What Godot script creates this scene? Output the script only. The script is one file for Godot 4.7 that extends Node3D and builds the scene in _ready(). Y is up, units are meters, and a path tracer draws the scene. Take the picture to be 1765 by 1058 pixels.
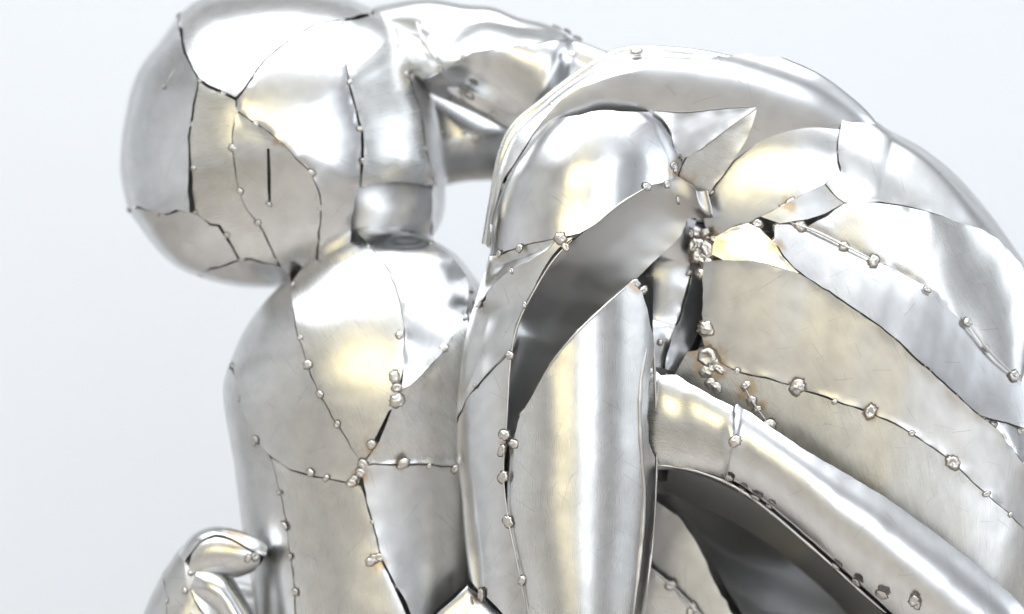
extends Node3D
# A crouching figure welded from stainless steel sheets, in a pale gallery.
# One unit of the traced outlines ("px") is S metres; depth is measured towards the viewer from the plane through the figure's middle.
const S := 0.0006
const D := 5000.0
const CX := 882.5
const CY := 529.0
const Y0 := 1.5
const CELL := 4.3

var masses := {}
var parts := {}
var rough_noise := FastNoiseLite.new()
var dent_noise := FastNoiseLite.new()
var big_noise := FastNoiseLite.new()
var edge_noise := FastNoiseLite.new()
var steel: Array[StandardMaterial3D] = []
var inside: StandardMaterial3D
var bead_metal: StandardMaterial3D
var oxide_shade: StandardMaterial3D
var bead_meshes: Array[ArrayMesh] = []
var rng := RandomNumberGenerator.new()
var figure: Node3D
var corners := []   # traced corners of all sheets
var beads := []     # where weld beads sit
var heat := []   # centre and radius of the straw and brown tints that welding left

func _ready():
	# ---- camera, surroundings, lamps
	var cam := Camera3D.new()
	cam.name = "camera"
	cam.position = Vector3(0, Y0, D * S)
	cam.fov = rad_to_deg(2.0 * atan(529.0 / D))
	cam.near = 0.05
	cam.far = 60.0
	var lens := CameraAttributesPhysical.new()
	lens.frustum_focus_distance = (D - 160.0) * S
	lens.frustum_focal_length = 12.0 * D / 529.0
	lens.exposure_aperture = 1.8
	cam.attributes = lens
	add_child(cam)
	var env := Environment.new()
	env.background_mode = Environment.BG_COLOR
	env.background_color = Color(0.0, 0.0, 0.0)
	env.tonemap_mode = Environment.TONE_MAPPER_LINEAR
	env.tonemap_exposure = 1.29
	env.sdfgi_enabled = true
	env.ssao_enabled = true
	env.ssil_enabled = true
	var we := WorldEnvironment.new()
	we.name = "surroundings"
	we.environment = env
	add_child(we)
	noises()
	materials()
	room()
	figure = Node3D.new()
	figure.name = "steel_sculpture"
	figure.set_meta("label", "crouching human figure welded from brushed stainless steel sheets with bowed head")
	figure.set_meta("category", "sculpture")
	figure.position = Vector3(0, Y0, 0)
	add_child(figure)
	heat_marks()
	shapes()
	panels()
	welds()
	tacks()
	rims()

# ------------------------------------------------------------------ room
func noises():
	dent_noise.seed = 11
	dent_noise.frequency = 1.0 / 95.0
	dent_noise.fractal_octaves = 2
	big_noise.seed = 12
	big_noise.frequency = 1.0 / 260.0
	big_noise.fractal_octaves = 1
	edge_noise.seed = 13
	edge_noise.frequency = 1.0 / 28.0
	edge_noise.fractal_octaves = 2
	rng.seed = 7

func grain(s: int, freq: float, octaves: int, normal: bool, lo := 0.0, hi := 1.0, strength := 1.0) -> NoiseTexture2D:
	var n := FastNoiseLite.new()
	n.seed = s
	n.frequency = freq
	n.fractal_octaves = octaves
	var t := NoiseTexture2D.new()
	t.width = 512
	t.height = 512
	t.seamless = true
	t.noise = n
	t.as_normal_map = normal
	t.bump_strength = strength
	if not normal:
		var g := Gradient.new()
		g.set_color(0, Color(lo, lo, lo))
		g.set_color(1, Color(hi, hi, hi))
		t.color_ramp = g
	return t

func scuffs() -> ImageTexture:   # faint smudges and fine scratches, multiplied over the metal
	var n := FastNoiseLite.new()
	n.seed = 5
	n.frequency = 0.012
	n.fractal_octaves = 5
	var side := 768
	var im := n.get_seamless_image(side, side)
	im.convert(Image.FORMAT_RGB8)
	for y in side:
		for x in side:
			var v := 0.93 + 0.07 * im.get_pixel(x, y).r
			im.set_pixel(x, y, Color(v, v, v))
	var r := RandomNumberGenerator.new()
	r.seed = 21
	for k in 170:
		var p := Vector2(r.randf() * side, r.randf() * side)
		var a := r.randf_range(-0.5, 0.5) + (0.9 if r.randf() < 0.6 else 2.3)
		var d := Vector2(cos(a), sin(a))
		var v := r.randf_range(0.72, 0.9) if r.randf() < 0.6 else 1.0
		for i in int(r.randf_range(14, 110)):
			d = d.rotated(r.randf_range(-0.012, 0.012))
			p += d
			im.set_pixel(posmod(int(p.x), side), posmod(int(p.y), side), Color(v, v, v))
	im.generate_mipmaps()
	return ImageTexture.create_from_image(im)

func materials():
	var scratch := grain(3, 0.03, 4, true, 0, 1, 3.0)
	var streak := grain(4, 0.02, 4, false, 0.87, 1.0)
	var smudge := scuffs()
	var cols := [Color(0.875, 0.875, 0.87), Color(0.86, 0.86, 0.858), Color(0.88, 0.883, 0.888)]
	for i in 3:
		var m := StandardMaterial3D.new()
		m.albedo_color = cols[i]
		m.metallic = 1.0
		m.vertex_color_use_as_albedo = true
		m.roughness = [0.30, 0.34, 0.26][i]
		m.roughness_texture = streak
		m.anisotropy_enabled = true
		m.anisotropy = 0.45
		m.normal_enabled = true
		m.normal_texture = scratch
		m.normal_scale = 0.026
		m.detail_enabled = true
		m.detail_albedo = smudge
		m.detail_blend_mode = BaseMaterial3D.BLEND_MODE_MUL
		m.detail_uv_layer = BaseMaterial3D.DETAIL_UV_2
		m.cull_mode = BaseMaterial3D.CULL_DISABLED
		steel.append(m)
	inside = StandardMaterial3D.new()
	inside.albedo_color = Color(0.74, 0.74, 0.74)  # unpolished inner faces, colour also darkened to stand in for shade in hollows
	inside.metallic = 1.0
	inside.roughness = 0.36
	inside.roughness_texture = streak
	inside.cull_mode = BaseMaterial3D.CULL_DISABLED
	bead_metal = StandardMaterial3D.new()
	bead_metal.albedo_color = Color(0.80, 0.79, 0.78)
	bead_metal.metallic = 1.0
	bead_metal.roughness = 0.34
	oxide_shade = plain(Color(0.48, 0.44, 0.40), 0.45)  # burnt tint, with the shade at the foot of each bead painted in
	oxide_shade.metallic = 0.8
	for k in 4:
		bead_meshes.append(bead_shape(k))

func plain(c: Color, r := 0.9) -> StandardMaterial3D:
	var m := StandardMaterial3D.new()
	m.albedo_color = c
	m.roughness = r
	return m

func slab(called: String, at: Vector3, size: Vector3, m: Material) -> MeshInstance3D:
	var b := BoxMesh.new()
	b.size = size
	var o := MeshInstance3D.new()
	o.name = called
	o.mesh = b
	o.position = at
	o.material_override = m
	o.set_meta("kind", "structure")
	add_child(o, true)
	return o

func lamp(called: String, label: String, at: Vector3, towards: Vector3, size: Vector2, c: Color, e: float):
	var root := Node3D.new()
	root.name = called
	root.set_meta("label", label)
	root.set_meta("category", "lamp")
	add_child(root, true)
	var up := Vector3.UP if absf(towards.normalized().y) < 0.9 else Vector3.FORWARD
	root.transform = Transform3D(Basis.looking_at(towards, up), at)
	var b := BoxMesh.new()
	b.size = Vector3(size.x, size.y, 0.02)
	var o := MeshInstance3D.new()
	o.name = "glowing_panel"
	o.mesh = b
	var m := StandardMaterial3D.new()
	m.albedo_color = Color(0.8, 0.8, 0.8)
	m.emission_enabled = true
	m.emission = c
	m.emission_energy_multiplier = minf(e * 2.0, 3.0)
	o.material_override = m
	root.add_child(o)
	var l := AreaLight3D.new()
	l.name = "panel_light"
	l.area_size = size
	l.area_normalize_energy = false
	l.light_color = c
	l.light_energy = e
	l.area_range = 15.0
	l.shadow_enabled = true
	l.position = Vector3(0, 0, -0.02)
	root.add_child(l)

func room():
	var white := plain(Color(0.93, 0.94, 0.96))
	var grey := plain(Color(0.90, 0.90, 0.905))
	var blue_grey := plain(Color(0.86, 0.87, 0.89))
	var tan := plain(Color(0.70, 0.67, 0.64), 0.6)
	slab("floor", Vector3(0, -0.05, 2), Vector3(10.4, 0.1, 9.4), tan)
	slab("wall_back", Vector3(0, 2.1, -2.6), Vector3(10.4, 4.2, 0.2), white)
	slab("wall_front", Vector3(0, 2.1, 6.6), Vector3(10.4, 4.2, 0.2), grey)
	slab("wall_left", Vector3(-5.1, 2.1, 2), Vector3(0.2, 4.2, 9.0), grey)
	slab("wall_right", Vector3(5.1, 2.1, 2), Vector3(0.2, 4.2, 9.0), blue_grey)
	slab("ceiling", Vector3(0, 4.25, 2), Vector3(10.4, 0.1, 9.4), grey)
	slab("plinth", Vector3(0, 0.5, 0), Vector3(1.8, 1.0, 0.9), tan)
	lamp("ceiling_light", "broad cool white light panel in the ceiling above the sculpture", Vector3(-0.4, 4.15, 1.2), Vector3.DOWN, Vector2(5.0, 3.6), Color(0.95, 0.975, 1.0), 0.6)
	lamp("window_light", "tall cool bright window behind the viewer", Vector3(1.3, 2.3, 6.45), Vector3(0, 0, -1), Vector2(1.8, 2.4), Color(0.93, 0.96, 1.0), 0.6)
	lamp("warm_light", "warm yellowish light panel behind the viewer", Vector3(-1.5, 2.55, 6.45), Vector3(0, 0, -1), Vector2(2.2, 1.8), Color(1.0, 0.93, 0.68), 0.6)
	lamp("side_window_light", "wide cool window high in the wall right of the sculpture", Vector3(4.95, 2.7, 1.8), Vector3(-1, 0, 0), Vector2(4.0, 2.2), Color(0.93, 0.965, 1.0), 0.34)

# ------------------------------------------------------------------ outlines
func pts(t: String) -> PackedVector2Array:
	var out := PackedVector2Array()
	for w in t.split(" ", false):
		var q := w.split(",")
		out.append(Vector2(q[0].to_float(), q[1].to_float()))
	return out

func catmull(a: Vector2, b: Vector2, c: Vector2, d: Vector2, t: float) -> Vector2:
	return b.cubic_interpolate(c, a, d, t)

func along(p: PackedVector2Array, t: float) -> Vector2:   # t in 0..1 over the points
	var n := p.size() - 1
	var f := clampf(t, 0, 1) * n
	var i := mini(int(f), n - 1)
	return catmull(p[maxi(i - 1, 0)], p[i], p[i + 1], p[mini(i + 2, n)], f - i)

func value_along(v: Array, t: float) -> float:
	var n := v.size() - 1
	if n == 0:
		return v[0]
	var f := clampf(t, 0, 1) * n
	var i := mini(int(f), n - 1)
	return cubic_interpolate(v[i], v[i + 1], v[maxi(i - 1, 0)], v[mini(i + 2, n)], f - i)

func rounded(p: PackedVector2Array) -> PackedVector2Array:   # smooth where the outline bends gently, keep corners
	var n := p.size()
	var out := PackedVector2Array()
	for i in n:
		var a := p[(i + n - 1) % n]
		var b := p[i]
		var c := p[(i + 1) % n]
		var d := p[(i + 2) % n]
		if absf((b - a).angle_to(c - b)) > 0.9:
			a = b - (c - b)
		if absf((c - b).angle_to(d - c)) > 0.9:
			d = c + (c - b)
		var k := maxi(1, int((c - b).length() / 14.0))
		for j in k:
			out.append(catmull(a, b, c, d, float(j) / k))
	return out

# ------------------------------------------------------------------ masses
# A mass is a smooth closed shell on a grid: "img" (where each point lies on the traced plane, running on outward past the silhouette), "pos", "nrm".
func place(i: Vector2, z: float) -> Vector3:
	var k := (D - z) / D * S
	return Vector3((i.x - CX) * k, -(i.y - CY) * k, z * S)

func add_mass(called: String, ni: int, nj: int, img: PackedVector2Array, flat: PackedVector2Array, z: PackedFloat32Array, cz: PackedFloat32Array, closed: bool):
	var m := {"ni": ni, "nj": nj, "img": img, "flat": flat, "z": z, "closed": closed}
	var p := PackedVector3Array()
	p.resize(ni * nj)
	for k in ni * nj:
		p[k] = Vector3(flat[k].x, -flat[k].y, z[k])
	m["p"] = p
	var nr := grid_normals(p, ni, nj, closed)
	# make the normals point to the viewer where the shell is frontal
	var s := 0.0
	for k in range(0, ni * nj, 7):
		s += nr[k].z
	if s < 0:
		for k in ni * nj:
			nr[k] = -nr[k]
	m["flip"] = s < 0
	m["n"] = nr
	# lengths along the surface, for the texture
	var su := PackedVector2Array()
	su.resize(ni * nj)
	if closed:
		for j in nj:
			var run := 0.0
			var f := TAU * j / (nj - 1)
			for i in ni:
				if i > 0:
					run += (p[i * nj + j] - p[(i - 1) * nj + j]).length()
				su[i * nj + j] = Vector2(cos(f), sin(f)) * run
	else:
		var c := nj / 2
		var row := 0.0
		for i in ni:
			if i > 0:
				row += (p[i * nj + c] - p[(i - 1) * nj + c]).length()
			su[i * nj + c] = Vector2(0, row)
			for j in range(c + 1, nj):
				su[i * nj + j] = su[i * nj + j - 1] + Vector2((p[i * nj + j] - p[i * nj + j - 1]).length(), 0)
			for j in range(c - 1, -1, -1):
				su[i * nj + j] = su[i * nj + j + 1] - Vector2((p[i * nj + j] - p[i * nj + j + 1]).length(), 0)
	m["s"] = su
	masses[called] = m

func grid_normals(p: PackedVector3Array, ni: int, nj: int, closed: bool) -> PackedVector3Array:
	var out := PackedVector3Array()
	out.resize(ni * nj)
	for i in ni:
		var i0 := maxi(i - 1, 0)
		var i1 := mini(i + 1, ni - 1)
		for j in nj:
			var j0 := j - 1
			var j1 := j + 1
			if closed:
				if j0 < 0: j0 = nj - 2
				if j1 > nj - 1: j1 = 1
			else:
				j0 = maxi(j0, 0)
				j1 = mini(j1, nj - 1)
			var a := p[i1 * nj + j] - p[i0 * nj + j]
			var b := p[i * nj + j1] - p[i * nj + j0]
			var c := a.cross(b)
			out[i * nj + j] = c.normalized() if c.length_squared() > 1e-9 else Vector3(0, 0, 1)
	return out

func tube(called: String, left: String, right: String, zc: Array, dep: Array, e := 1.0):
	var l := pts(left)
	var r := pts(right)
	var ll := 0.0
	var wide := 0.0
	for k in range(1, l.size()):
		ll += maxf((l[k] - l[k - 1]).length(), (r[k] - r[k - 1]).length())
	for k in l.size():
		wide = maxf(wide, (l[k] - r[k]).length())
	var ni := maxi(8, int(ll / CELL))
	var nj := maxi(10, int(wide * 1.75 / CELL))
	var img := PackedVector2Array()
	var flat := PackedVector2Array()
	var z := PackedFloat32Array()
	for i in ni:
		var t := float(i) / (ni - 1)
		var a := along(l, t)
		var b := along(r, t)
		var c := value_along(zc, t)
		var d := value_along(dep, t)
		for j in nj:
			var th := lerpf(-1.85, 1.85, float(j) / (nj - 1))
			var s := sin(th)
			var o := s
			if absf(th) > PI / 2:
				o = signf(th) * (1.0 + (absf(th) - PI / 2) * 0.5)
			img.append((a + b) / 2 + (b - a) / 2 * o)
			flat.append((a + b) / 2 + (b - a) / 2 * s)
			var co := cos(th)
			z.append(c + d * signf(co) * pow(absf(co), e))
	add_mass(called, ni, nj, img, flat, z, PackedFloat32Array(), false)
	masses[called]["back"] = {"l": l, "r": r, "zc": zc, "d": dep}

func blob(called: String, centre: Vector2, outline: String, zc: float, dep: float, e := 1.0):
	var o := rounded(pts(outline))
	var far := 0.0
	var total := 0.0
	for k in o.size():
		far = maxf(far, (o[k] - centre).length())
		total += (o[k] - o[(k + 1) % o.size()]).length()
	var nj := maxi(16, int(total / CELL)) + 1
	var ni := maxi(8, int(far * 1.85 / CELL))
	var img := PackedVector2Array()
	var flat := PackedVector2Array()
	var z := PackedFloat32Array()
	for i in ni:
		var al := 1.85 * float(i) / (ni - 1)
		var s := sin(al)
		var u := s if al < PI / 2 else 1.0 + (al - PI / 2) * 0.5
		for j in nj:
			var f := float(j % (nj - 1)) / (nj - 1) * o.size()
			var k := int(f) % o.size()
			var q := o[k].lerp(o[(k + 1) % o.size()], f - int(f))
			img.append(centre + (q - centre) * u)
			flat.append(centre + (q - centre) * s)
			var co := cos(al)
			z.append(zc + dep * signf(co) * pow(absf(co), e))
	add_mass(called, ni, nj, img, flat, z, PackedFloat32Array(), true)
	masses[called]["back"] = {"c": centre, "o": o, "zc": zc, "d": dep}

func part(called: String) -> MeshInstance3D:   # the far side of a mass is the part's own mesh; its panels and welds are its children
	if parts.has(called):
		return parts[called]
	var b: Dictionary = masses[called]["back"]
	var pos := PackedVector3Array()
	var ix := PackedInt32Array()
	var rows := 24
	var cols := 15
	for i in rows:
		for j in cols:
			if b.has("l"):
				var t := float(i) / (rows - 1)
				var th := lerpf(1.86, TAU - 1.86, float(j) / (cols - 1))
				var l := along(b.l, t)
				var r := along(b.r, t)
				pos.append(place((l + r) / 2 + (r - l) / 2 * sin(th), value_along(b.zc, t) + value_along(b.d, t) * cos(th) - 1.0))
			else:
				var al := lerpf(1.86, PI, float(j) / (cols - 1))
				var f: float = float(i) / (rows - 1) * b.o.size()
				var q: Vector2 = b.o[int(f) % b.o.size()]
				pos.append(place(b.c + (q - b.c) * sin(al), b.zc + b.d * cos(al) - 1.0))
	for i in rows - 1:
		for j in cols - 1:
			var k := i * cols + j
			ix.append_array(PackedInt32Array([k, k + cols, k + 1, k + 1, k + cols, k + cols + 1]))
	var st := SurfaceTool.new()
	st.begin(Mesh.PRIMITIVE_TRIANGLES)
	st.set_smooth_group(0)
	for k in ix:
		st.add_vertex(pos[k])
	st.index()
	st.generate_normals()
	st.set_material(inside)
	var o := MeshInstance3D.new()
	o.name = called
	o.mesh = st.commit()
	figure.add_child(o, true)
	parts[called] = o
	return o

# A sheet is bent less than the mass it covers: draw it towards the chord between its two edges (tubes) or towards the plane through it (blobs).
# "cu" leans it across the tube, as a sheet that overlaps its neighbour like a shingle.
func flatten(p: PackedVector3Array, m: Dictionary, inside_of: PackedByteArray, f: float, cu: float):
	var ni: int = m.ni
	var nj: int = m.nj
	var bn: PackedVector3Array = m.n
	if m.closed:
		var mean := Vector3.ZERO
		var nm := Vector3.ZERO
		var c := 0.0
		for k in ni * nj:
			if inside_of[k] == 1 and bn[k].z > 0.1:
				mean += p[k]
				nm += bn[k]
				c += 1.0
		if c < 3.0:
			return
		mean /= c
		nm = nm.normalized()
		for k in ni * nj:
			if inside_of[k] != 2:
				var w := f * 0.55 * smoothstep(0.1, 0.55, bn[k].z)
				p[k] -= nm * (p[k] - mean).dot(nm) * w
		return
	var jm := PackedFloat32Array()
	var jx := PackedFloat32Array()
	var rows := PackedInt32Array()
	for i in ni:
		var a := -1
		var b := -1
		for j in nj:
			if inside_of[i * nj + j] == 1:
				if a < 0:
					a = j
				b = j
		if a >= 0:
			rows.append(i)
			jm.append(a)
			jx.append(b)
	if rows.is_empty():
		return
	for pass_ in 14:
		var a2 := jm.duplicate()
		var b2 := jx.duplicate()
		for r in rows.size():
			var r0 := maxi(r - 1, 0)
			var r1 := mini(r + 1, rows.size() - 1)
			a2[r] = (jm[r0] + jm[r] * 2 + jm[r1]) / 4
			b2[r] = (jx[r0] + jx[r] * 2 + jx[r1]) / 4
		jm = a2
		jx = b2
	var src := p.duplicate()
	var r := 0
	for i in ni:
		while r < rows.size() - 1 and rows[r] < i:
			r += 1
		var a := jm[r]
		var b := jx[r]
		if b - a < 1.0:
			continue
		var a0 := mini(int(a), nj - 2)
		var b0 := mini(int(b), nj - 2)
		var pa := src[i * nj + a0].lerp(src[i * nj + a0 + 1], a - a0)
		var pb := src[i * nj + b0].lerp(src[i * nj + b0 + 1], b - b0)
		var wide := pa.distance_to(pb)
		for j in nj:
			var k := i * nj + j
			if inside_of[k] == 2:
				continue
			var s := clampf((j - a) / (b - a), -0.3, 1.3)
			var w := f * smoothstep(0.08, 0.5, bn[k].z)
			var ch := pa.lerp(pb, s)
			p[k] = src[k] + bn[k] * ((ch - src[k]).dot(bn[k]) * w + cu * (s - 0.5) * wide)

# ------------------------------------------------------------------ panels
# A sheet cut from a mass along its traced outline: own thickness, bulge, tilt, dents and lip.
func panel(of: String, outline: String, opt := {}):
	var m: Dictionary = masses[of]
	var holder: MeshInstance3D = part(opt.get("under", of))
	for q in pts(outline):
		corners.append([of, q])
	var gap: float = opt.get("gap", 0.7)
	var poly := rounded(pts(outline))
	var wob: float = opt.get("wob", 1.0)
	var salt := rng.randf() * 500.0
	for k in poly.size():
		var q := poly[k]
		poly[k] = q + Vector2(edge_noise.get_noise_2d(q.x, q.y), edge_noise.get_noise_2d(q.x + 400, q.y)) * wob * 2.2 + Vector2(edge_noise.get_noise_2d(q.x + salt, q.y - salt), edge_noise.get_noise_2d(q.x - salt, q.y)) * wob
	var shrunk := Geometry2D.offset_polygon(poly, -gap)
	if shrunk.is_empty():
		return
	poly = shrunk[0]
	for s in shrunk:
		if s.size() > poly.size():
			poly = s
	var holes: Array[PackedVector2Array] = []
	for h in opt.get("holes", []):
		holes.append(pts(h))
	var lo := poly[0]
	var hi := poly[0]
	for q in poly:
		lo = lo.min(q)
		hi = hi.max(q)
	lo -= Vector2(12, 12)
	hi += Vector2(12, 12)
	var ni: int = m.ni
	var nj: int = m.nj
	var img: PackedVector2Array = m.img
	var p: PackedVector3Array = m.p.duplicate()
	var base_n: PackedVector3Array = m.n
	var inside_of := PackedByteArray()
	inside_of.resize(ni * nj)
	var dist := PackedFloat32Array()
	dist.resize(ni * nj)
	var mid := (lo + hi) / 2
	var off: float = opt.get("off", 0.0) + rng.randf_range(-2.0, 2.0)
	var pil: float = opt.get("pil", rng.randf_range(-1.0, 2.0))
	var pw: float = opt.get("w", 70.0)
	var tx: float = opt.get("tx", rng.randf_range(-0.02, 0.02))
	var ty: float = opt.get("ty", rng.randf_range(-0.02, 0.02))
	var lip: float = opt.get("lip", rng.randf_range(-2.6, 2.6))
	var dent: float = opt.get("dent", 0.7)
	var np := poly.size()
	var seg := PackedVector2Array()
	var inv := PackedFloat32Array()
	for s in np:
		seg.append(poly[(s + 1) % np] - poly[s])
		inv.append(1.0 / maxf(seg[s].length_squared(), 1e-6))
	for k in ni * nj:
		var q := img[k]
		if q.x < lo.x or q.y < lo.y or q.x > hi.x or q.y > hi.y:
			inside_of[k] = 2
			dist[k] = 0.0
			continue
		var inn := Geometry2D.is_point_in_polygon(q, poly)
		inside_of[k] = 1 if inn else 0
		var d := 1e9
		for s in np:
			var e := q - poly[s]
			var t := clampf(e.dot(seg[s]) * inv[s], 0.0, 1.0)
			d = minf(d, (e - seg[s] * t).length_squared())
		dist[k] = sqrt(d)
	flatten(p, m, inside_of, opt.get("flat", 0.45), opt.get("cu", 0.0))
	for k in ni * nj:
		if inside_of[k] == 2:
			continue
		var q := img[k]
		var dd := dist[k] if inside_of[k] == 1 else -minf(dist[k], 8.0)
		var r := maxf(dd, 0.0)
		var bulge := pil * (1.0 - exp(-r / pw)) + lip * exp(-r / 7.0) * (0.6 + edge_noise.get_noise_2d(q.x * 0.5 + salt, q.y * 0.5))
		if dd < 0:
			bulge += pil * dd / pw
		var nn := dent * (dent_noise.get_noise_2d(q.x + salt, q.y + salt * 2) * 0.45 + big_noise.get_noise_2d(q.x + salt * 3, q.y) * 2.6)
		p[k] += base_n[k] * (off + bulge + nn + ((q.x - mid.x) * tx + (q.y - mid.y) * ty) * smoothstep(0.15, 0.75, base_n[k].z))
	var nrm := grid_normals(p, ni, nj, m.closed)
	if m.flip:
		for k in ni * nj:
			nrm[k] = -nrm[k]
	# gather triangles
	var V := PackedVector3Array()
	var N := PackedVector3Array()
	var I := PackedVector2Array()
	var along_s: PackedVector2Array = m.s
	var T := PackedInt32Array()
	var at := {}
	var grid_at := {}
	for i in ni - 1:
		for j in nj - 1:
			var a := i * nj + j
			var q4 := [a, a + 1, a + nj + 1, a + nj]
			var n_in := 0
			var n_far := 0
			var near := false
			for k in q4:
				n_in += 1 if inside_of[k] == 1 else 0
				n_far += 1 if inside_of[k] == 2 else 0
				if dist[k] < CELL * 3.0:
					near = true
			if n_far == 4 or (n_in == 0 and not near):
				continue
			if n_in == 4 and not near and holes.is_empty():
				for k in q4:
					if not grid_at.has(k):
						var key := Vector2i((img[k] * 50.0).round())
						if at.has(key):
							grid_at[k] = at[key]
						else:
							grid_at[k] = V.size()
							at[key] = V.size()
							V.append(p[k]); N.append(nrm[k]); I.append(along_s[k])
				T.append_array(PackedInt32Array([grid_at[q4[0]], grid_at[q4[1]], grid_at[q4[2]], grid_at[q4[0]], grid_at[q4[2]], grid_at[q4[3]]]))
				continue
			for tri in [[q4[0], q4[1], q4[2]], [q4[0], q4[2], q4[3]]]:
				var A := img[tri[0]]
				var B := img[tri[1]]
				var C := img[tri[2]]
				var area := (B - A).cross(C - A)
				if absf(area) < 1e-4:
					continue
				var pieces: Array[PackedVector2Array] = Geometry2D.intersect_polygons(PackedVector2Array([A, B, C]), poly)
				for h in holes:
					var cut: Array[PackedVector2Array] = []
					for piece in pieces:
						cut.append_array(Geometry2D.clip_polygons(piece, h))
					pieces = cut
				for piece in pieces:
					if piece.size() < 3:
						continue
					var ids := PackedInt32Array()
					for q in piece:
						var key := Vector2i((q * 50.0).round())
						if at.has(key):
							ids.append(at[key])
							continue
						var wb := (q - A).cross(C - A) / area
						var wc := (B - A).cross(q - A) / area
						var wa := 1.0 - wb - wc
						at[key] = V.size()
						ids.append(V.size())
						V.append(p[tri[0]] * wa + p[tri[1]] * wb + p[tri[2]] * wc)
						N.append((nrm[tri[0]] * wa + nrm[tri[1]] * wb + nrm[tri[2]] * wc).normalized())
						I.append(along_s[tri[0]] * wa + along_s[tri[1]] * wb + along_s[tri[2]] * wc)
					var ear := PackedInt32Array()
					if piece.size() == 3:
						ear = PackedInt32Array([0, 1, 2])
					else:
						ear = Geometry2D.triangulate_polygon(piece)
					for k in range(0, ear.size(), 3):
						var u := ids[ear[k]]
						var v := ids[ear[k + 1]]
						var w := ids[ear[k + 2]]
						if u != v and v != w and u != w:
							T.append_array(PackedInt32Array([u, v, w]))
	if T.is_empty():
		print("empty panel of ", of)
		return
	# orient, find the free edges
	var free := {}
	for k in range(0, T.size(), 3):
		var c := (V[T[k + 1]] - V[T[k]]).cross(V[T[k + 2]] - V[T[k]])
		if c.dot(N[T[k]] + N[T[k + 1]] + N[T[k + 2]]) > 0:
			var sw := T[k + 1]
			T[k + 1] = T[k + 2]
			T[k + 2] = sw
		for e in 3:
			var a := T[k + e]
			var b := T[k + (e + 1) % 3]
			if free.has(Vector2i(b, a)):
				free.erase(Vector2i(b, a))
			else:
				free[Vector2i(a, b)] = true
	var thick: float = opt.get("thick", 2.2)
	var turn: float = opt.get("brush", rng.randf_range(0.9, 1.9))
	var W := PackedVector3Array()
	var G := PackedVector3Array()
	var U := PackedVector2Array()
	var U2 := PackedVector2Array()
	var CO := PackedColorArray()
	var TA := PackedFloat32Array()
	var du := Vector2(cos(turn), sin(turn))
	var dv := Vector2(-sin(turn), cos(turn))
	var du3 := Vector3(du.x, -du.y, 0)
	for k in V.size():
		var v := V[k]
		W.append(place(Vector2(v.x, -v.y), v.z))
		G.append(N[k])
		U.append(Vector2(I[k].dot(du) / 900.0 + salt, I[k].dot(dv) / 38.0))
		U2.append(Vector2(I[k].x / 420.0 + salt, I[k].y / 420.0))
		var burn := 0.0
		for h in heat:
			var e: float = Vector2(v.x, -v.y).distance_to(Vector2(h.x, h.y)) / h.z
			if e < 2.0:
				e += 0.5 * dent_noise.get_noise_2d(v.x * 4.0, v.y * 4.0)
				burn = maxf(burn, 1.0 - smoothstep(0.35, 1.15, e))
		CO.append(Color.WHITE.lerp(Color(0.80, 0.58, 0.36), burn * 0.75))
	var mesh := ArrayMesh.new()
	var nv := V.size()
	# edges of the sheet belong to the outer surface
	var TE := T.duplicate()
	for e in free:
		var a: int = e.x
		var b: int = e.y
		var ia := V[a] - N[a] * thick
		var ib := V[b] - N[b] * thick
		var side := (V[b] - V[a]).cross(N[a]).normalized()
		var s0 := W.size()
		for v in [V[a], V[b], ib, ia]:
			W.append(place(Vector2(v.x, -v.y), v.z))
			G.append(-side)
			U.append(Vector2(0, 0))
			U2.append(Vector2(0, 0))
			CO.append(Color.WHITE)
		TE.append_array(PackedInt32Array([s0, s0 + 2, s0 + 1, s0, s0 + 3, s0 + 2]))
	var arr := []
	arr.resize(Mesh.ARRAY_MAX)
	arr[Mesh.ARRAY_VERTEX] = W
	arr[Mesh.ARRAY_NORMAL] = G
	arr[Mesh.ARRAY_TEX_UV] = U
	arr[Mesh.ARRAY_TEX_UV2] = U2
	for k in W.size():
		TA.append_array(PackedFloat32Array([du3.x, du3.y, du3.z, 1.0]))
	arr[Mesh.ARRAY_TANGENT] = TA
	arr[Mesh.ARRAY_COLOR] = CO
	arr[Mesh.ARRAY_INDEX] = TE
	mesh.add_surface_from_arrays(Mesh.PRIMITIVE_TRIANGLES, arr)
	var painted_shade: bool = opt.get("painted_shade", false)  # sheets in the hollows take the darkened inner colour in place of shade
	mesh.surface_set_material(0, inside if painted_shade else steel[opt.get("mat", rng.randi() % 3)])
	# the inner face
	var W2 := PackedVector3Array()
	var G2 := PackedVector3Array()
	for k in nv:
		var v := V[k] - N[k] * thick
		W2.append(place(Vector2(v.x, -v.y), v.z))
		G2.append(-N[k])
	var TI := PackedInt32Array()
	for k in range(0, T.size(), 3):
		TI.append_array(PackedInt32Array([T[k], T[k + 2], T[k + 1]]))
	var arr2 := []
	arr2.resize(Mesh.ARRAY_MAX)
	arr2[Mesh.ARRAY_VERTEX] = W2
	arr2[Mesh.ARRAY_NORMAL] = G2
	arr2[Mesh.ARRAY_TEX_UV] = U.slice(0, nv)
	arr2[Mesh.ARRAY_INDEX] = TI
	mesh.add_surface_from_arrays(Mesh.PRIMITIVE_TRIANGLES, arr2)
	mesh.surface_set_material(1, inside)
	var o := MeshInstance3D.new()
	o.name = opt.get("name", "steel_panel")
	o.mesh = mesh
	holder.add_child(o, true)

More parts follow.
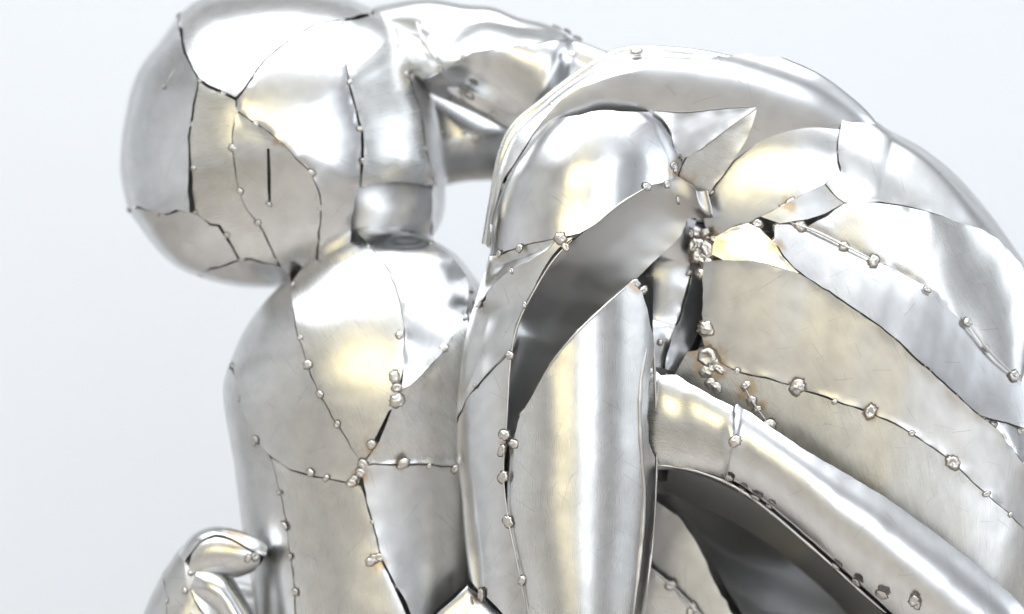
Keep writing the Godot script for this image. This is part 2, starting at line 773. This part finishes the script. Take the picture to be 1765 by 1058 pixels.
# ------------------------------------------------------------------ weld beads
func bead_shape(k: int) -> ArrayMesh:
	var n := FastNoiseLite.new()
	n.seed = 40 + k
	n.frequency = 0.9
	var st := SurfaceTool.new()
	st.begin(Mesh.PRIMITIVE_TRIANGLES)
	st.set_smooth_group(0)
	# profile: flat skirt, raised rim, sunken crater
	var prof := [Vector2(1.0, -0.25), Vector2(1.0, 0.05), Vector2(0.9, 0.3), Vector2(0.68, 0.46), Vector2(0.45, 0.38 if k % 2 == 0 else 0.56), Vector2(0.22, 0.24 if k % 2 == 0 else 0.62), Vector2(0.0, 0.2 if k % 2 == 0 else 0.64)]
	var seg := 20
	var ring := func(i: int, j: int) -> Vector3:
		var a := TAU * (j % seg) / seg
		var q: Vector2 = prof[i]
		var d := Vector3(cos(a) * q.x, sin(a) * q.x * (0.75 + 0.08 * k), q.y)
		var lobe := 1.0 + 0.34 * n.get_noise_2d(cos(a) * 1.5 + k * 7, sin(a) * 1.5) + 0.22 * n.get_noise_2d(cos(a) * 4.0, sin(a) * 4.0 + k * 5)
		return Vector3(d.x * lobe, d.y * lobe, d.z * 0.62 * (1.0 + 0.8 * n.get_noise_3d(d.x * 2.2, d.y * 2.2, k)))
	for i in prof.size() - 1:
		for j in seg:
			var a: Vector3 = ring.call(i, j)
			var b: Vector3 = ring.call(i, j + 1)
			var c: Vector3 = ring.call(i + 1, j)
			var d: Vector3 = ring.call(i + 1, j + 1)
			for v in [a, c, b, b, c, d]:
				st.add_vertex(v)
	st.index()
	st.generate_normals()
	st.set_material(bead_metal)
	var mesh := st.commit()
	# dark ring round the bead: heat tint plus painted contact shade
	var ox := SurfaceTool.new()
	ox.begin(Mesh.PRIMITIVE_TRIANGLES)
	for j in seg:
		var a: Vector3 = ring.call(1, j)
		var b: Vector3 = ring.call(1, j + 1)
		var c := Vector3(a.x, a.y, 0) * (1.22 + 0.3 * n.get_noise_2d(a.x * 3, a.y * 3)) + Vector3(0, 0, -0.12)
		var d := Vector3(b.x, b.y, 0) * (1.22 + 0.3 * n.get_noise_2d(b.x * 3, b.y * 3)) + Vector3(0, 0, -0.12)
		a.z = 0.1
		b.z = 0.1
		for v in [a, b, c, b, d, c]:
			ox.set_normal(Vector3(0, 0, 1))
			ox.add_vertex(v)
	ox.set_material(oxide_shade)
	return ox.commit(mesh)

# Small tack welds where two sheets of a mass share a traced corner and no bead sits near.
func tacks():
	for i in corners.size():
		var of: String = corners[i][0]
		var q: Vector2 = corners[i][1]
		if not parts.has(of) or q.x < 195 or q.x > 1775 or q.y < 0 or q.y > 1065 or of == "hand" or of == "thumb":
			continue
		var shared := false
		for j in i:
			if corners[j][0] == of and q.distance_to(corners[j][1]) < 4.5:
				shared = true
				break
		if not shared:
			continue
		var free := true
		for b in beads:
			if q.distance_to(b) < 40.0:
				free = false
				break
		var m: Dictionary = masses[of]
		var near := 1e9
		for k in m.ni * m.nj:
			if m.n[k].z > 0.2:
				near = minf(near, m.img[k].distance_squared_to(q))
		if free and near < 40.0:
			weld(of, "%f,%f,%f" % [q.x + rng.randf_range(-1.5, 1.5), q.y + rng.randf_range(-1.5, 1.5), rng.randf_range(4.0, 7.0)])

# A thin rolled rim or wire that follows a traced line on a mass.
func rim(of: String, line: String, r := 2.0, lift := 1.0, called := "rolled_edge"):
	var src := pts(line)
	var c := PackedVector3Array()
	var nn := PackedVector3Array()
	for i in src.size() - 1:
		var a := src[maxi(i - 1, 0)]
		var d := src[mini(i + 2, src.size() - 1)]
		var steps := maxi(2, int((src[i + 1] - src[i]).length() / 9.0))
		for j in steps:
			var q := catmull(a, src[i], src[i + 1], d, float(j) / steps)
			var s := spot(of, q)
			var n: Vector3 = s[1]
			c.append(place(q, s[0]) + n * (lift + edge_noise.get_noise_2d(q.x * 2, q.y * 2) * 1.2) * S)
			nn.append(n)
	for k in 3:   # even out the steps of the grid
		for i in range(1, c.size() - 1):
			c[i] = (c[i - 1] + c[i] * 2 + c[i + 1]) / 4
	var st := SurfaceTool.new()
	st.begin(Mesh.PRIMITIVE_TRIANGLES)
	st.set_smooth_group(0)
	var ringp := []
	for i in c.size():
		var t := (c[mini(i + 1, c.size() - 1)] - c[maxi(i - 1, 0)]).normalized()
		var side := t.cross(nn[i]).normalized()
		var up := side.cross(t)
		var w := r * S * (0.35 + 0.65 * minf(1.0, minf(i, c.size() - 1 - i) / 4.0)) * (1.0 + 0.3 * edge_noise.get_noise_2d(i * 9.0, r * 50))
		var row := []
		for j in 7:
			row.append(c[i] + (side * cos(TAU * j / 6) + up * sin(TAU * j / 6)) * w)
		ringp.append(row)
	for i in c.size() - 1:
		for j in 6:
			for v in [ringp[i][j], ringp[i + 1][j], ringp[i][j + 1], ringp[i][j + 1], ringp[i + 1][j], ringp[i + 1][j + 1]]:
				st.add_vertex(v)
	st.index()
	st.generate_normals()
	st.set_material(bead_metal)
	var o := MeshInstance3D.new()
	o.name = called
	o.mesh = st.commit()
	var holder: MeshInstance3D = parts[of]
	holder.add_child(o, true)

func spot(of: String, q: Vector2) -> Array:   # where the shell lies at a traced point, and its normal
	var m: Dictionary = masses[of]
	var img: PackedVector2Array = m.img
	var best := -1
	var bd := 1e9
	for k in m.ni * m.nj:
		var d := img[k].distance_squared_to(q)
		if d < bd:
			bd = d
			best = k
	var v: Vector3 = m.p[best]
	return [v.z, m.n[best], v]

func weld(of: String, list: String):   # x,y,radius
	var holder: MeshInstance3D = parts[of]
	for w in list.split(" ", false):
		var f := w.split(",")
		var q := Vector2(f[0].to_float(), f[1].to_float())
		var r := f[2].to_float()
		beads.append(q)
		var lift := f[3].to_float() if f.size() > 3 else 1.0
		var s := spot(of, q)
		var n: Vector3 = s[1]
		var o := MeshInstance3D.new()
		o.name = "weld_bead"
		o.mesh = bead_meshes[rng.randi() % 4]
		var side := n.cross(Vector3(0, 1, 0.2)).normalized()
		var b := Basis(side, n.cross(side).normalized(), n).rotated(n, rng.randf() * TAU)
		var zz: float = s[0]
		var k := r * S * 0.95
		o.transform = Transform3D(b.scaled_local(Vector3(k, k * rng.randf_range(0.75, 1.2), k * rng.randf_range(0.7, 1.2))), place(q, zz) + n * lift * S)
		holder.add_child(o, true)

# ------------------------------------------------------------------ the figure, traced
func shapes():
	blob("head", Vector2(480, 235), "400,-14 345,-2 308,25 275,70 245,110 228,150 219,190 210,240 207,290 213,330 222,362 242,392 270,428 303,458 345,477 400,491 460,496 530,490 610,465 690,420 745,380 765,330 770,290 758,230 742,170 715,110 690,50 620,5 540,-15 470,-20", -230, 225, 0.8)
	tube("jaw", "470,270 480,330 500,370 520,420 540,470", "769,270 770,330 766,370 750,403 715,432", [-262], [150], 0.9)
	tube("nape", "600,20 720,-3 800,7 850,12 895,30 945,43 995,70 1050,92", "640,90 712,142 750,165 800,186 835,202 870,222 910,245 960,265", [-310, -230, -200, -190, -180, -165, -145, -130], [140, 125, 115, 105, 95, 90, 85, 80], 0.8)
	blob("arm", Vector2(800, 230), "690,120 760,150 840,190 900,215 915,260 900,300 860,310 810,312 775,318 740,330 700,300 690,200", -370, 70)
	tube("shoulder", "835,420 848,340 860,270 885,215 935,173 990,130 1040,98 1090,82 1180,87 1260,101 1330,120 1400,145 1460,180 1500,212 1535,255 1565,320", "900,470 930,440 970,420 1000,410 1030,400 1060,395 1090,390 1110,390 1140,395 1170,400 1200,410 1240,420 1280,430 1320,440 1360,450 1400,460", [-5], [50, 52, 54, 56, 58, 60, 60, 60, 60, 60, 60, 60, 58, 56, 54, 52], 0.3)
	tube("upper_arm", "950,196 915,235 880,285 862,330 848,385 842,440 825,500 803,580 792,650 787,720 788,790 795,850 800,930 806,1000 818,1060 830,1150 835,1330", "1120,185 1150,210 1175,260 1182,300 1188,340 1192,390 1190,440 1180,500 1162,570 1147,640 1136,720 1131,790 1127,850 1119,950 1107,1050 1090,1150 1080,1330", [40, 40, 40, 35, 35, 35, 35, 35, 35, 35, 35, 35, 35, 35, 35, 35, 35], [95, 112, 124, 132, 138, 142, 146, 150, 150, 150, 150, 150, 148, 145, 142, 140, 140], 0.78)
	tube("arm_hollow", "1110,270 1040,320 975,385 920,455 880,540 858,620 850,700 850,760", "1215,330 1225,410 1180,480 1125,540 1065,600 1010,660 950,730 900,790", [96, 103, 107, 107, 108, 112, 118, 122], [-28, -38, -46, -50, -50, -44, -34, -24], 0.8)
	tube("forearm", "864,476 864,540 866,640 864,740 862,800 860,860 868,920 880,980 895,1060 915,1160 925,1330", "1132,476 1131,540 1131,640 1131,740 1131,800 1128,860 1123,920 1118,980 1108,1060 1090,1160 1080,1330", [112], [95], 1.0)
	tube("bent_leg", "612,396 562,422 520,455 485,490 450,527 420,570 400,615 386,655 385,695 393,750 402,800 410,860 418,920 430,990 440,1060 450,1150 460,1330", "640,396 700,401 745,415 790,442 828,490 870,530 910,580 935,640 940,700 938,760 930,820 925,880 915,940 905,1000 895,1060 885,1150 860,1330", [-140], [20, 70, 105, 130, 150, 165, 175, 180, 180, 175, 168, 162, 158, 154, 150, 150, 150], 0.95)
	tube("torso", "1180,380 1195,285 1250,222 1325,186 1400,180 1465,196 1528,228 1590,262 1650,310 1710,378 1768,462 1820,560 1850,680 1870,820 1880,1000 1880,1330", "1120,700 1120,800 1150,860 1210,890 1270,920 1330,960 1385,1005 1430,1045 1470,1090 1510,1140 1550,1190 1570,1230 1580,1260 1590,1290 1595,1310 1600,1340", [-60, -60, -65, -70, -75, -80, -80, -80, -80, -80, -80, -80, -80, -80, -80, -80], [80, 110, 135, 155, 170, 180, 190, 195, 200, 200, 200, 200, 200, 200, 200, 200], 0.5)
	tube("flank", "1090,620 1140,630 1190,646 1240,668 1290,694 1340,728 1400,768 1460,806 1520,842 1580,886 1640,930 1700,980 1765,1040 1810,1120 1850,1200", "1080,815 1140,812 1190,818 1240,836 1285,860 1335,894 1385,936 1430,980 1475,1020 1525,1064 1570,1110 1610,1160 1650,1210 1690,1260 1730,1310", [75, 80, 90, 98, 104, 108, 110, 112, 112, 112, 112, 112, 112, 112, 112], [70, 72, 75, 78, 82, 86, 90, 92, 94, 96, 98, 100, 100, 100, 100], 0.9)
	tube("hollow_lining", "1080,780 1160,770 1250,800 1340,860 1430,940 1520,1020 1600,1100 1680,1200", "1060,1200 1120,1230 1180,1260 1240,1290 1300,1310 1360,1330 1420,1350 1500,1380", [-110], [-250, -290, -310, -310, -300, -280, -260, -240])
	tube("thigh", "1060,820 1150,848 1196,890 1226,950 1255,1010 1285,1060 1320,1150", "960,1150 1000,1160 1040,1170 1080,1190 1120,1210 1160,1230 1200,1290", [-120], [60, 62, 65, 65, 65, 65, 65], 0.4)
	tube("elbow_fold", "1100,380 1110,420 1105,480 1095,540 1085,600 1075,680 1070,830", "1225,395 1232,440 1228,500 1218,560 1200,620 1180,665 1150,830", [-16], [30, 35, 40, 40, 45, 50, 50], 0.5)
	blob("ankle_strap", Vector2(800, 1080), "700,1130 740,1060 775,1025 805,1002 835,1022 870,1050 895,1085 900,1140 850,1180 760,1180", 45, 20, 0.6)
	blob("hand", Vector2(330, 1060), "232,1120 246,1058 268,1005 288,970 312,938 335,925 365,950 385,975 402,1000 418,1030 432,1060 440,1120 400,1180 300,1190", -90, 75)
	tube("thumb", "310,955 322,935 340,919 365,912 390,914 415,920 440,930 458,945", "345,1003 350,1000 362,996 375,994 392,994 412,994 438,984 454,966", [-60, -56, -52, -50, -48, -46, -44, -42], [34, 36, 37, 38, 38, 38, 32, 18], 0.9)
	tube("finger", "346,985 365,988 385,998 402,1018 420,1045 440,1075 465,1130", "330,1020 345,1030 362,1042 378,1060 392,1085 405,1110 420,1150", [-45, -40, -36, -34, -32, -32, -32], [22, 28, 30, 30, 30, 30, 30])
	tube("wrist", "330,1000 390,1002 440,1010 500,1020", "330,1150 390,1160 440,1170 500,1180", [-280], [60])

func panels():
	var slit := "460,256 465,256 467,300 467,347 463,349 461,320"
	panel("head", "150,60 308,18 316,70 328,105 345,137 338,180 331,220 328,255 331,290 333,330 338,366 312,362 300,368 270,367 240,356 222,362 140,380", {"gap": 1.2, "pil": 0, "tx": 0.05})
	panel("head", "308,18 316,70 328,105 345,137 362,150 385,160 408,172 420,160 437,130 460,100 490,76 512,62 545,42 590,36 640,26 660,-60 400,-90 300,-30", {"gap": 1.2, "flat": 0.15, "ty": 0.03})
	panel("head", "345,137 362,150 385,160 408,172 408,195 402,222 401,250 404,290 412,330 428,365 445,385 462,415 478,447 486,460 455,452 435,447 415,445 402,428 392,408 378,388 362,386 338,366 333,330 331,290 328,255 331,220 338,180", {"gap": 1.2, "pil": 0, "tx": -0.05})
	panel("head", "222,362 240,356 270,367 300,368 312,362 338,366 362,386 378,388 392,408 402,428 415,445 400,452 380,457 345,476 300,540 120,420", {"gap": 1.2, "pil": 0, "wob": 2.0})
	panel("head", "415,445 435,447 455,452 486,460 530,480 520,560 440,560 320,540 345,476 380,457 400,452", {"gap": 1.2, "pil": 0, "wob": 1.6})
	panel("head", "408,190 440,212 478,240 510,272 535,297 546,320 553,355 548,415 540,490 486,460 478,447 462,415 445,385 428,365 412,330 404,290 401,250 402,222", {"gap": 1.2, "pil": 0, "w": 70, "holes": [slit], "ty": -0.03})
	panel("head", "408,172 420,160 437,130 460,100 490,76 512,62 545,42 590,36 592,85 602,140 613,190 623,225 625,255 622,300 617,330 606,380 600,440 570,500 540,490 548,415 553,355 546,320 535,297 510,272 478,240 440,212 408,190", {"gap": 1.2, "pil": 0, "w": 70})
	panel("head", "590,36 640,26 720,-30 760,60 702,130 724,195 732,255 748,322 720,318 680,315 640,317 620,325 622,300 625,255 623,225 613,190 602,140 592,85", {"flat": 0.12, "gap": 1.2, "pil": 0, "off": 3})
	panel("head", "702,130 760,60 850,200 850,330 748,322 732,255 724,195", {"gap": 1.2, "pil": 0, "off": 2.5})
	panel("jaw", "560,300 640,298 720,300 742,305 744,420 740,480 560,480", {"pil": 0})
	panel("jaw", "742,305 900,300 900,460 740,480 744,420", {"mat": 1})
	panel("nape", "500,-90 1010,-90 1000,62 968,70 950,73 900,79 860,84 815,90 798,98 760,122 732,136 705,131 600,120", {"pil": 0})
	panel("nape", "968,70 1000,62 1120,20 1120,300 960,400 860,330 700,240 640,150 705,131 732,136 760,122 798,98 815,90 860,84 900,79 950,73", {"pil": 0})
	panel("arm", "600,60 980,120 980,225 880,228 820,238 765,236 600,240", {"mat": 1})
	panel("arm", "765,236 820,238 880,228 980,225 980,400 600,400 600,240", {"mat": 1})
	panel("shoulder", "700,470 780,250 960,60 1180,20 1450,90 1400,146 1330,126 1250,113 1160,114 1100,126 1040,143 985,167 938,208 902,260 866,322 848,400 845,440", {"pil": 0, "off": 3})
	panel("shoulder", "850,440 866,322 902,262 938,210 985,168 1040,144 1100,127 1160,115 1250,114 1330,127 1400,147 1450,90 1650,260 1650,420 1400,460 1215,420 1180,380 1000,420", {"flat": 0.0, "ty": -0.3, "tx": 0.0, "mat": 2, "dent": 0.4})
	panel("shoulder", "1184,272 1210,256 1250,226 1305,188 1290,235 1255,290 1225,330 1206,372 1186,376 1176,330 1170,300", {"off": 13, "mat": 0, "tx": 0.05, "ty": -0.1, "flat": 0.3, "wob": 0.4})
	panel("shoulder", "1125,192 1180,196 1240,190 1305,187 1250,226 1210,256 1184,272 1165,262 1150,215", {"off": 27, "mat": 2, "ty": -0.12, "flat": 0.3, "wob": 0.4})
	panel("upper_arm", "800,330 866,318 885,287 905,252 926,222 952,206 1000,196 1040,189 1100,192 1130,188 1152,213 1160,250 1180,270 1168,303 1140,315 1110,325 1060,356 1022,389 1000,402 966,409 900,423 842,441 790,450", {"flat": 0.0, "dent": 0.3, "mat": 2})
	panel("arm_hollow", "1168,303 1240,280 1240,372 1183,372 1172,402 1132,440 1085,486 1030,536 985,581 950,627 920,682 890,722 872,760 850,740 850,600 880,560 905,510 952,440 990,408 1022,385 1060,352 1110,320", {"painted_shade": true, "gap": -4, "under": "upper_arm", "dent": 1.8, "ty": -0.13, "tx": -0.1})
	panel("upper_arm", "842,441 900,423 968,409 925,442 880,466 852,490 822,528 760,560 760,450", {"pil": 0, "off": 0})
	panel("upper_arm", "822,528 852,490 880,466 925,442 968,410 990,409 952,440 913,510 890,560 879,603 848,632 820,666 800,692 789,722 740,740 740,560", {"pil": 0, "off": 1})
	panel("upper_arm", "789,722 800,692 820,666 848,632 879,603 876,650 873,700 869,770 868,830 877,900 894,980 909,1058 925,1160 925,1340 890,1110 868,1060 832,1026 806,1000 740,940 740,740", {"off": 0, "flat": 0.05})
	panel("forearm", "1085,485 1104,502 1118,560 1124,600 1116,660 1116,760 1126,790 1123,900 1119,960 1180,1000 1150,1340 925,1340 925,1160 909,1058 894,980 877,900 868,830 869,790 886,755 900,715 925,670 950,626 985,580 1030,535", {"pil": 0, "off": 3, "mat": 0, "brush": 1.6, "dent": 0.5, "flat": 0.0, "tx": 0.0, "ty": 0.0})
	panel("upper_arm", "1126,600 1135,640 1133,700 1131,760 1170,780 1170,860 1127,850 1126,790 1120,760 1120,660", {"off": -5, "pil": 0, "mat": 2})
	panel("elbow_fold", "1070,500 1062,470 1125,425 1165,385 1190,395 1192,440 1186,490 1172,540 1160,575 1150,620 1140,700 1136,830 1090,830 1100,600", {"mat": 2, "off": 0, "cu": -0.35, "ty": -0.12})
	panel("elbow_fold", "1192,440 1198,425 1216,440 1216,520 1206,560 1186,604 1166,646 1145,652 1146,625 1158,580 1174,540 1188,490", {"mat": 2, "off": 10, "cu": -0.1})
	panel("bent_leg", "505,487 506,530 516,580 531,630 551,680 580,730 606,770 623,802 620,834 600,832 540,820 500,810 468,788 441,755 414,692 398,625 300,600 380,440 490,440", {"flat": 0.12, "gap": 1.4, "off": 0, "brush": 1.3, "mat": 1})
	panel("bent_leg", "505,487 560,410 590,360 612,380 612,402 640,430 665,460 685,500 693,540 697,575 694,640 680,692 662,740 642,776 623,802 606,770 580,730 551,680 531,630 516,580 506,530", {"pil": 0, "w": 60, "off": 2, "brush": 1.25, "mat": 0, "holes": ["670,708 684,700 686,712 672,738 656,758 642,778 636,774 650,748"]})
	panel("bent_leg", "612,402 612,380 640,350 760,370 745,420 775,445 802,480 806,520 792,560 768,598 745,627 718,654 692,672 694,640 697,575 693,540 685,500 665,460 640,430", {"pil": 0, "w": 50, "off": 1, "mat": 2})
	panel("bent_leg", "745,420 760,370 900,430 900,560 830,600 802,540 806,520 802,480 775,445", {"pil": 0, "off": -1})
	panel("bent_leg", "692,672 718,654 745,627 768,598 792,560 806,522 830,600 900,560 960,640 960,812 791,807 740,801 690,801 645,800 625,802 642,776 662,740 680,692", {"pil": 0, "w": 60, "off": 0, "brush": 1.1, "mat": 0})
	panel("bent_leg", "398,632 414,694 441,757 463,786 480,850 492,900 500,960 508,1020 512,1150 512,1340 300,1340 300,632", {"flat": 0.05, "brush": 1.6, "mat": 1})
	panel("bent_leg", "465,788 500,811 540,821 600,833 622,836 630,860 641,900 656,960 680,1012 700,1058 725,1150 725,1340 512,1340 512,1150 508,1020 500,960 492,900 480,850", {"flat": 0.25, "brush": 1.4, "mat": 0, "dent": 1.6})
	panel("bent_leg", "625,804 645,801 690,803 740,803 791,808 960,812 960,1340 740,1340 735,1150 708,1058 684,1010 659,962 643,900 630,850", {"pil": 0, "off": 3, "w": 40, "brush": 1.3, "mat": 1, "dent": 1.4})
	panel("ankle_strap", "600,1200 700,1058 745,1058 805,1003 832,1024 870,1058 960,1100 960,1250 600,1250", {"flat": 0.0, "mat": 2, "off": -6})
	panel("torso", "1210,388 1206,366 1223,331 1270,281 1330,241 1400,222 1446,219 1441,265 1449,300 1421,318 1366,345 1302,376 1242,408 1215,400", {"off": 4, "flat": 0.15, "ty": -0.26, "mat": 2})
	panel("torso", "1446,219 1520,230 1560,200 1700,240 1950,480 1950,600 1850,560 1792,512 1740,450 1700,410 1665,392 1590,366 1515,351 1456,352 1421,318 1449,300 1441,265", {"off": 3, "flat": 0.1, "ty": -0.2, "mat": 1})
	panel("torso", "1366,345 1421,318 1456,352 1425,368 1392,378 1345,386 1312,374", {"off": 6, "pil": 0, "w": 20, "mat": 2})
	panel("torso", "1392,388 1425,374 1456,353 1515,352 1590,367 1665,393 1700,411 1740,451 1792,513 1850,561 1950,620 1950,720 1850,740 1766,660 1740,640 1700,600 1660,555 1620,510 1595,490 1540,461 1510,450 1450,420 1402,396", {"off": -3, "cu": -0.2, "mat": 0})
	panel("torso", "1340,382 1362,381 1402,396 1450,420 1510,450 1540,461 1595,490 1620,510 1660,555 1700,600 1740,640 1766,660 1850,740 1850,790 1766,741 1690,716 1650,681 1600,636 1540,581 1480,536 1420,496 1381,471 1351,440 1334,410", {"off": 3, "pil": 0, "cu": 0.22, "flat": 0.7, "mat": 2})
	panel("torso", "1238,408 1290,386 1312,395 1331,415 1350,442 1380,472 1340,461 1290,451 1250,449 1228,440", {"off": 8, "pil": 0, "w": 18, "mat": 2, "dent": 2.5})
	panel("torso", "1214,453 1250,449 1290,451 1340,461 1381,473 1420,498 1480,538 1540,583 1600,638 1650,683 1690,718 1720,742 1766,802 1860,900 1860,970 1766,911 1740,886 1700,851 1640,796 1570,746 1500,711 1440,691 1375,669 1320,651 1260,636 1216,604 1210,540", {"flat": 0.8, "cu": -0.12, "mat": 1, "brush": 0.7})
	panel("torso", "1690,718 1766,742 1850,792 1950,900 1860,900 1766,802 1720,742", {"off": 2, "pil": 0, "mat": 2})
	panel("torso", "1186,606 1216,605 1260,637 1320,652 1375,670 1440,692 1500,712 1570,747 1640,797 1700,852 1740,887 1766,912 1860,972 1860,1340 1700,1200 1500,1000 1300,840 1150,760 1140,690", {"flat": 0.7, "mat": 0, "brush": 0.75})
	panel("flank", "1060,560 1140,648 1166,648 1192,664 1240,690 1264,702 1266,740 1262,765 1252,826 1240,822 1200,809 1150,800 1080,800", {"off": 3, "pil": 0, "mat": 0, "brush": 1.5, "dent": 0.25, "wob": 0.4})
	panel("flank", "1264,702 1292,716 1342,751 1402,791 1462,826 1522,863 1582,906 1642,951 1702,1001 1765,1062 1850,1180 1700,1300 1590,1130 1532,1058 1482,1014 1431,968 1371,915 1311,866 1252,826 1262,765 1266,740", {"off": 2, "cu": -0.08, "flat": 0.3, "mat": 2, "brush": 0.8, "dent": 0.25, "wob": 0.4})
	panel("hollow_lining", "1040,700 1300,780 1800,1200 1800,1440 1000,1440", {"painted_shade": true, "dent": 3.0, "gap": 0, "under": "torso", "name": "lining_panel", "ty": -0.35, "flat": 0.0})
	panel("thigh", "1000,780 1124,864 1174,902 1206,957 1234,1015 1264,1065 1300,1150 1330,1200 1240,1092 1202,1052 1160,1010 1118,974 1060,940", {"mat": 1, "flat": 0.8, "cu": -0.35})
	panel("thigh", "1060,942 1118,976 1160,1012 1202,1054 1240,1094 1330,1202 1200,1400 900,1200", {"mat": 0, "pil": 0})
	panel("hand", "150,1200 200,1040 262,960 278,990 285,1020 288,1060 300,1200", {"flat": 0.0, "mat": 1})
	panel("hand", "262,960 300,900 335,900 350,950 345,985 330,1020 345,1050 380,1100 420,1200 300,1200 288,1060 285,1020 278,990", {"flat": 0.0, "mat": 1})
	panel("hand", "350,950 480,940 520,1200 420,1200 380,1100 345,1050 330,1020 345,985", {"flat": 0.0, "mat": 1})
	panel("thumb", "290,940 320,880 400,890 455,920 480,945 450,958 430,950 400,932 372,926 345,935 332,952 300,990", {"flat": 0.0, "mat": 2, "dent": 2.0, "off": 2})
	panel("thumb", "332,952 345,935 372,926 400,932 430,950 450,958 440,1000 400,1030 350,1030 325,990", {"flat": 0.0, "mat": 1, "pil": 0, "w": 20})
	panel("finger", "310,960 420,960 500,1120 460,1200 400,1180 300,1040", {"flat": 0.0, "mat": 2, "dent": 3.0})
	panel("wrist", "300,960 540,980 540,1200 300,1200", {"mat": 1})

func welds():
	weld("head", "311,102,6 282,150,4 345,138,7 333,215,7 332,290,7 337,366,5 406,190,7 402,255,8 386,160,6 480,247,8 537,298,7 552,358,7 622,222,7 626,278,6 742,298,9 740,200,5 464,352,5 445,384,6 308,26,6 512,64,6 392,405,6 555,342,4 587,343,5")
	weld("nape", "810,165,8 795,172,7 775,170,5 960,48,9 978,55,10 995,66,9 985,92,8 765,228,5 845,200,5")
	weld("shoulder", "1157,118,8 1172,118,8 1098,88,9 1060,140,8 1010,155,7 955,182,8 945,195,7 865,322,7 1250,117,6")
	weld("upper_arm", "1150,213,9 1170,240,10 1205,250,9 1212,243,8 1265,215,9 1288,195,8 1160,285,10 1164,292,8 1115,322,8 1150,318,7 1168,345,7")
	weld("upper_arm", "966,410,10 975,425,8 895,428,7 860,437,7 882,466,6 905,525,6 828,522,8 878,612,8 818,665,4 870,750,9 866,776,11 885,765,9 868,822,9 876,898,9 900,1000,9 905,715,9 1095,488,8 1108,500,8 1088,492,7 1120,776,7 1110,498,6 830,1025,12 815,1035,8 1010,562,5")
	weld("elbow_fold", "1187,470,6 1178,540,5 1160,645,7 1138,590,5 1148,708,9 1145,735,6")
	weld("bent_leg", "505,490,6 530,628,8 440,757,8 437,762,6 535,815,7 562,824,7 605,832,9 622,815,9 640,766,8 690,577,7 680,650,11 684,668,9 683,690,11 690,694,9 765,600,8 800,545,7 823,522,8 812,500,6 697,798,9 690,802,6 784,808,8 640,425,9 648,436,7 646,962,9 638,968,8 655,960,8 490,905,9 398,630,6 412,688,5 626,800,9 610,825,7")
	weld("torso", "1225,330,6 1318,255,7 1390,226,6 1448,228,7 1442,262,8 1452,266,8 1440,292,7 1455,296,8 1605,275,6 1650,312,6 1510,348,8 1595,368,9 1700,400,9 1362,350,11 1352,358,9 1370,360,8 1335,372,9 1305,385,9")
	weld("torso", "1272,400,15 1278,408,10 1338,420,11 1330,428,8 1215,400,9 1218,430,16 1205,420,9 1222,455,12 1235,425,9 1200,445,8 1380,388,9 1454,424,8 1505,450,9 1598,498,7 1668,555,8 1748,648,9 1420,497,9 1600,633,11 1692,716,9 1712,730,7 1760,742,8")
	weld("torso", "1215,565,13 1222,570,9 1218,615,17 1228,630,14 1240,637,12 1216,640,11 1236,668,11 1225,660,9 1285,665,10 1295,690,9 1305,705,8 1326,733,11 1375,667,13 1500,710,13 1642,796,13 1450,825,6 1662,974,8 1270,640,6")
	weld("torso", "1196,422,13 1212,446,11 1232,412,9 1192,402,8 1208,472,9 1222,436,10 1250,420,8 1204,436,10 1340,395,9")
	weld("flank", "1268,760,9 1255,822,9 1278,845,10 1302,857,9 1325,872,6 1440,975,8 1475,1003,8 1520,1025,9 1575,1035,10 1580,1042,8 1520,866,10 1460,828,6")
	weld("thigh", "1155,1008,10 1195,1048,10 1190,1055,8")
	weld("thumb", "448,940,9 440,958,8 428,962,7 436,936,6")
	weld("hand", "330,985,6 318,1018,5 288,1035,5")
	weld("finger", "370,1010,9 352,1000,7")

func rims():
	rim("head", "311,104 300,122 290,138 283,150", 1.8, 0.5, "weld_wire")
	rim("upper_arm", "986,413 950,452 914,512 891,560 879,620 874,700 870,770", 2.2, -2.0)
	rim("upper_arm", "869,775 868,830 877,900 894,980 909,1058", 1.8, 1.0)
	rim("forearm", "1085,488 1030,538 985,583 950,628 922,680 900,718", 2.4, 3.0)
	rim("upper_arm", "1110,325 1060,357 1022,390 992,405", 2.0, 2.0)
	rim("forearm", "1112,600 1102,650 1100,720 1104,800 1108,850 1104,930 1096,1000 1086,1075", 4.0, 3.0)
	rim("forearm", "1124,590 1127,700 1129,790 1124,900 1119,960 1108,1040", 2.5, 3.0)
	rim("flank", "1130,800 1150,801 1200,810 1260,833 1311,867 1371,916 1431,969 1482,1015 1532,1059", 2.6, 2.0)
	rim("thigh", "1115,974 1160,1011 1202,1053 1240,1093", 2.6, 2.0)
	rim("nape", "718,38 728,68 742,92 760,108", 5.0, 0.0)
	rim("torso", "1360,383 1402,397 1450,421 1510,451", 2.5, 3.0)
	rim("torso", "1668,556 1700,601 1740,641 1766,662", 2.5, 3.0)
	rim("torso", "1284,668 1295,690 1306,706 1326,733", 3.0, 3.0, "weld_wire")
	rim("flank", "1268,706 1267,740 1263,765 1254,822", 1.6, 3.0)
	rim("bent_leg", "630,420 640,430 665,460 686,500 694,540 698,575", 3.0, 1.0)

func heat_marks():
	for t in "1218,618,34 1232,636,24 1225,425,34 1285,672,22 1310,700,16 1178,318,26 1165,290,18 652,966,20 640,770,16 622,822,18 690,800,14 870,768,14 820,1030,18 1095,492,14 1500,712,14 1375,668,14 1642,798,13 1155,1008,14 408,930,24 745,300,10 480,246,10 1360,352,16 1338,425,16 1200,448,18".split(" "):
		var q := t.split(",")
		heat.append(Vector3(q[0].to_float(), q[1].to_float(), q[2].to_float()))
